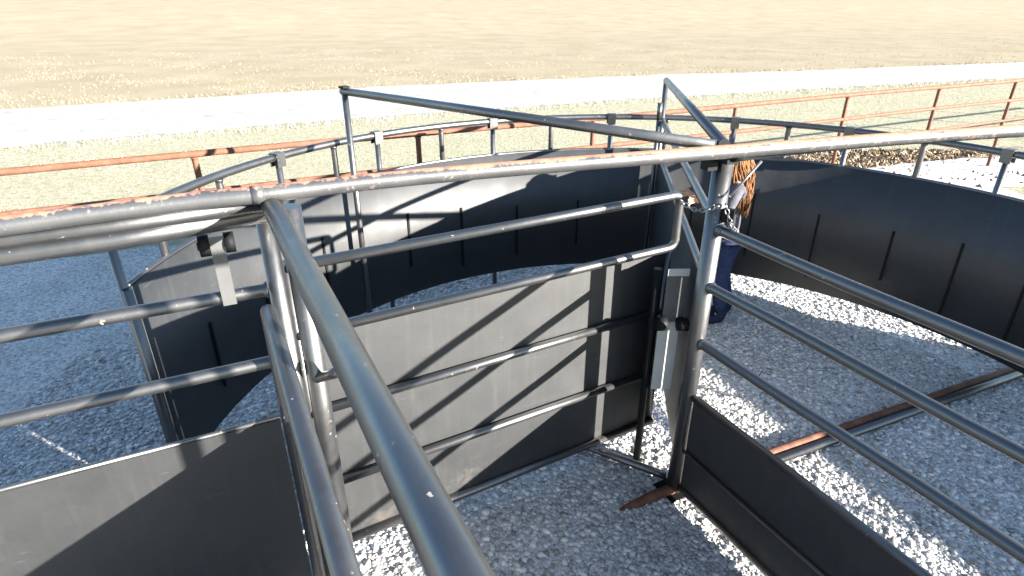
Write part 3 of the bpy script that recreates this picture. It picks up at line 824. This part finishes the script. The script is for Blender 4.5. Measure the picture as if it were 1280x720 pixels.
PX, PY = 1.765, 4.64
def pp(x, y, z): return (PX + x, PY + y, z)
def make_person():
    # faces left (-x); y is across the body (camera side is -y)
    root_name = 'person'
    vs = [ (pp(0.00, 0, 0.80), (0.085, 0.125)),      # 0 pelvis
           (pp(0.00, 0, 0.95), (0.075, 0.110)),      # 1 waist
           (pp(-0.01, 0, 1.10), (0.085, 0.125)),     # 2 chest
           (pp(-0.01, 0, 1.23), (0.070, 0.120)),     # 3 upper chest
           (pp(-0.03, 0, 1.29), 0.045),              # 4 neck base
           (pp(-0.05, 0, 1.34), 0.042),              # 5 neck
           (pp(-0.065, 0, 1.385), (0.066, 0.058)),   # 6 jaw
           (pp(-0.06, 0, 1.445), (0.082, 0.067)),    # 7 skull
           (pp(-0.055, 0, 1.485), (0.058, 0.05)),    # 8 crown
           (pp(-0.02, -0.155, 1.22), 0.042),         # 9 near shoulder
           (pp(-0.10, -0.20, 1.04), 0.036),          # 10 near elbow
           (pp(-0.28, -0.19, 1.12), 0.025),          # 11 near wrist
           (pp(-0.335, -0.185, 1.145), (0.013, 0.034)),  # 12 palm
           (pp(-0.02, 0.155, 1.22), 0.042),          # 13 far shoulder
           (pp(-0.08, 0.19, 1.02), 0.036),           # 14 far elbow
           (pp(-0.26, 0.15, 1.08), 0.025),           # 15 far wrist
           (pp(-0.315, 0.14, 1.10), (0.013, 0.034)), # 16 far palm
           (pp(0.0, -0.075, 0.74), 0.085),           # 17 near hip
           (pp(-0.03, -0.085, 0.42), 0.058),         # 18 near knee
           (pp(0.03, -0.085, 0.08), 0.038),          # 19 near ankle
           (pp(-0.10, -0.09, 0.035), 0.033),         # 20 near toe
           (pp(0.02, 0.075, 0.74), 0.085),           # 21
           (pp(0.05, 0.085, 0.42), 0.058),
           (pp(0.14, 0.085, 0.08), 0.038),
           (pp(0.02, 0.09, 0.035), 0.033) ]
    ed = [(0, 1), (1, 2), (2, 3), (3, 4), (4, 5), (5, 6), (6, 7), (7, 8), (3, 9), (9, 10), (10, 11), (11, 12), (3, 13), (13, 14), (14, 15), (15, 16),
          (0, 17), (17, 18), (18, 19), (19, 20), (0, 21), (21, 22), (22, 23), (23, 24)]
    # five fingers per hand, each its own chain rooted in the palm
    for palm, base in ((12, vs[12][0]), (16, vs[16][0])):
        for j, (dz, ln) in enumerate(((0.024, .058), (0.009, .066), (-0.007, .062), (-0.022, .05))):
            i0 = len(vs)
            vs.append(((base[0] - 0.025, base[1], base[2] + dz), 0.0085))
            vs.append(((base[0] - 0.025 - ln * .55, base[1] - 0.006, base[2] + dz * 1.15 - 0.004), 0.008))
            vs.append(((base[0] - 0.025 - ln * .85, base[1] - 0.020, base[2] + dz * 1.1 - 0.014), 0.0065))
            ed += [(palm, i0), (i0, i0 + 1), (i0 + 1, i0 + 2)]
        i0 = len(vs)
        vs.append(((base[0] + 0.004, base[1] - 0.018, base[2] + 0.028), 0.010))
        vs.append(((base[0] - 0.026, base[1] - 0.034, base[2] + 0.038), 0.0085))
        ed += [(palm, i0), (i0, i0 + 1)]
    body = skin_mesh('person', vs, ed, M['skin'])
    tag(body, 'person with long brown hair, grey shirt and jeans standing behind the hinge post', 'person')
    # face
    k = MB(); k.ball(pp(-0.148, 0, 1.415), 0.016, (1.1, .8, 1.3), 10); k.build('nose', M['skin'], body, True)
    for sy in (-1, 1):
        MB().ball(pp(-0.128, 0.028 * sy, 1.432), 0.0105, (.7, 1, .8), 10).build('eye', M['dark'], body, True)
        MB().ball(pp(-0.055, 0.072 * sy, 1.42), 0.022, (.6, .35, 1.1), 10).build('ear', M['skin'], body, True)
    MB().ball(pp(-0.128, 0, 1.378), 0.012, (.6, 1.7, .5), 10).build('mouth', fabric('lips', (.4, .17, .14), (.45, .2, .16)), body, True)
    # clothes
    sh = [(pp(0.0, 0, 0.76), (0.105, 0.145)), (pp(0.0, 0, 0.95), (0.092, 0.128)), (pp(-0.01, 0, 1.10), (0.102, 0.142)), (pp(-0.012, 0, 1.235), (0.082, 0.13)), (pp(-0.025, 0, 1.285), 0.056),
          (pp(-0.02, -0.155, 1.222), 0.054), (pp(-0.10, -0.20, 1.04), 0.046), (pp(-0.25, -0.192, 1.108), 0.034),
          (pp(-0.02, 0.155, 1.222), 0.054), (pp(-0.08, 0.19, 1.02), 0.046), (pp(-0.235, 0.155, 1.073), 0.034)]
    skin_mesh('shirt', sh, [(0, 1), (1, 2), (2, 3), (3, 4), (3, 5), (5, 6), (6, 7), (3, 8), (8, 9), (9, 10)], M['shirt'], body)
    je = [(pp(0.0, 0, 0.80), (0.10, 0.138)), (pp(0.0, -0.078, 0.72), 0.095), (pp(-0.03, -0.087, 0.42), 0.070), (pp(0.02, -0.087, 0.13), 0.058),
          (pp(0.02, 0.078, 0.72), 0.095), (pp(0.05, 0.087, 0.42), 0.070), (pp(0.13, 0.087, 0.13), 0.058)]
    skin_mesh('jeans', je, [(0, 1), (1, 2), (2, 3), (0, 4), (4, 5), (5, 6)], M['jeans'], body)
    for sx, sy in ((0.03, -0.087), (0.14, 0.087)):
        skin_mesh('boot', [(pp(sx - 0.0, sy, 0.20), 0.056), (pp(sx, sy, 0.06), 0.054), (pp(sx - 0.10, sy, 0.045), 0.046), (pp(sx - 0.17, sy, 0.038), 0.034)], [(0, 1), (1, 2), (2, 3)], M['boot'], body)
    # long hair: cap on the skull and locks down the back
    k = MB()
    k.ball(pp(-0.035, 0, 1.455), 0.088, (1.0, .93, .92), 20)
    for i in range(430):
        ph = random.uniform(-2.05, 1.9)               # around the back of the head
        r0 = 0.078
        x0 = -0.035 + r0 * math.cos(ph); y0 = r0 * .95 * math.sin(ph)
        z0 = random.uniform(1.40, 1.50)
        ln = random.uniform(0.30, 0.47)
        sw = random.uniform(-.025, .025)
        pts = []
        for j in range(7):
            t = j / 6
            out = 0.055 * math.sin(t * 2.4) + 0.012 * math.sin(t * 9 + i)
            pts.append(pp(x0 + out * math.cos(ph) + 0.05 * t + 0.015 * math.sin(i + t * 6), y0 * (1 + 0.25 * t) + sw * t + out * math.sin(ph) * .5 + 0.012 * math.sin(i * 2.1 + t * 7), z0 - ln * t))
        k.tube(pts, [0.007, 0.008, 0.008, 0.007, 0.006, 0.004, 0.002], 5)
    k.build('hair', M['hair'], body, True)
make_person()

# ------------------------------------------------------------------ scale to metres
for o in list(scn.objects):
    if o.parent is None:
        o.location = Vector(o.location) * SCALE
        o.scale = (SCALE,) * 3

# ------------------------------------------------------------------ camera
cam = bpy.data.cameras.new('camera')
cam.sensor_width = 36
cam.lens = 747 / 1280 * 36
cam.clip_start = 0.02; cam.clip_end = 2000
co = bpy.data.objects.new('camera', cam); col.objects.link(co)
co.location = (0, 0, H * SCALE); co.rotation_euler = (R(90 - 25.36), 0, 0)
scn.camera = co

# ------------------------------------------------------------------ light
SUN_AZ, SUN_EL = R(118), R(15.0)
toward = Vector((math.sin(SUN_AZ) * math.cos(SUN_EL), math.cos(SUN_AZ) * math.cos(SUN_EL), math.sin(SUN_EL)))
sun = bpy.data.lights.new('sun', 'SUN'); sun.energy = 5.0; sun.angle = R(0.53); sun.color = (1.0, 0.94, 0.85)
so = bpy.data.objects.new('sun', sun); col.objects.link(so)
so.rotation_euler = (-toward).to_track_quat('-Z', 'Y').to_euler(); so.location = toward * 30
w = bpy.data.worlds.new('World'); scn.world = w; w.use_nodes = True
nt = w.node_tree
sky = nt.nodes.new('ShaderNodeTexSky'); sky.sky_type = 'NISHITA'; sky.sun_disc = False
sky.sun_elevation = SUN_EL; sky.sun_rotation = SUN_AZ
sky.air_density = 1.0; sky.dust_density = 0.2; sky.ozone_density = 2.0
hs = nt.nodes.new('ShaderNodeHueSaturation'); hs.inputs['Saturation'].default_value = 1.0
nt.links.new(sky.outputs['Color'], hs.inputs['Color'])
nt.links.new(hs.outputs['Color'], nt.nodes['Background'].inputs['Color'])
nt.nodes['Background'].inputs['Strength'].default_value = 0.06
vs_ = scn.view_settings
vs_.view_transform = 'Standard'; vs_.look = 'None'; vs_.gamma = 1.0; vs_.use_curve_mapping = False
vs_.exposure = 2.55
scn.cycles.max_bounces = 6
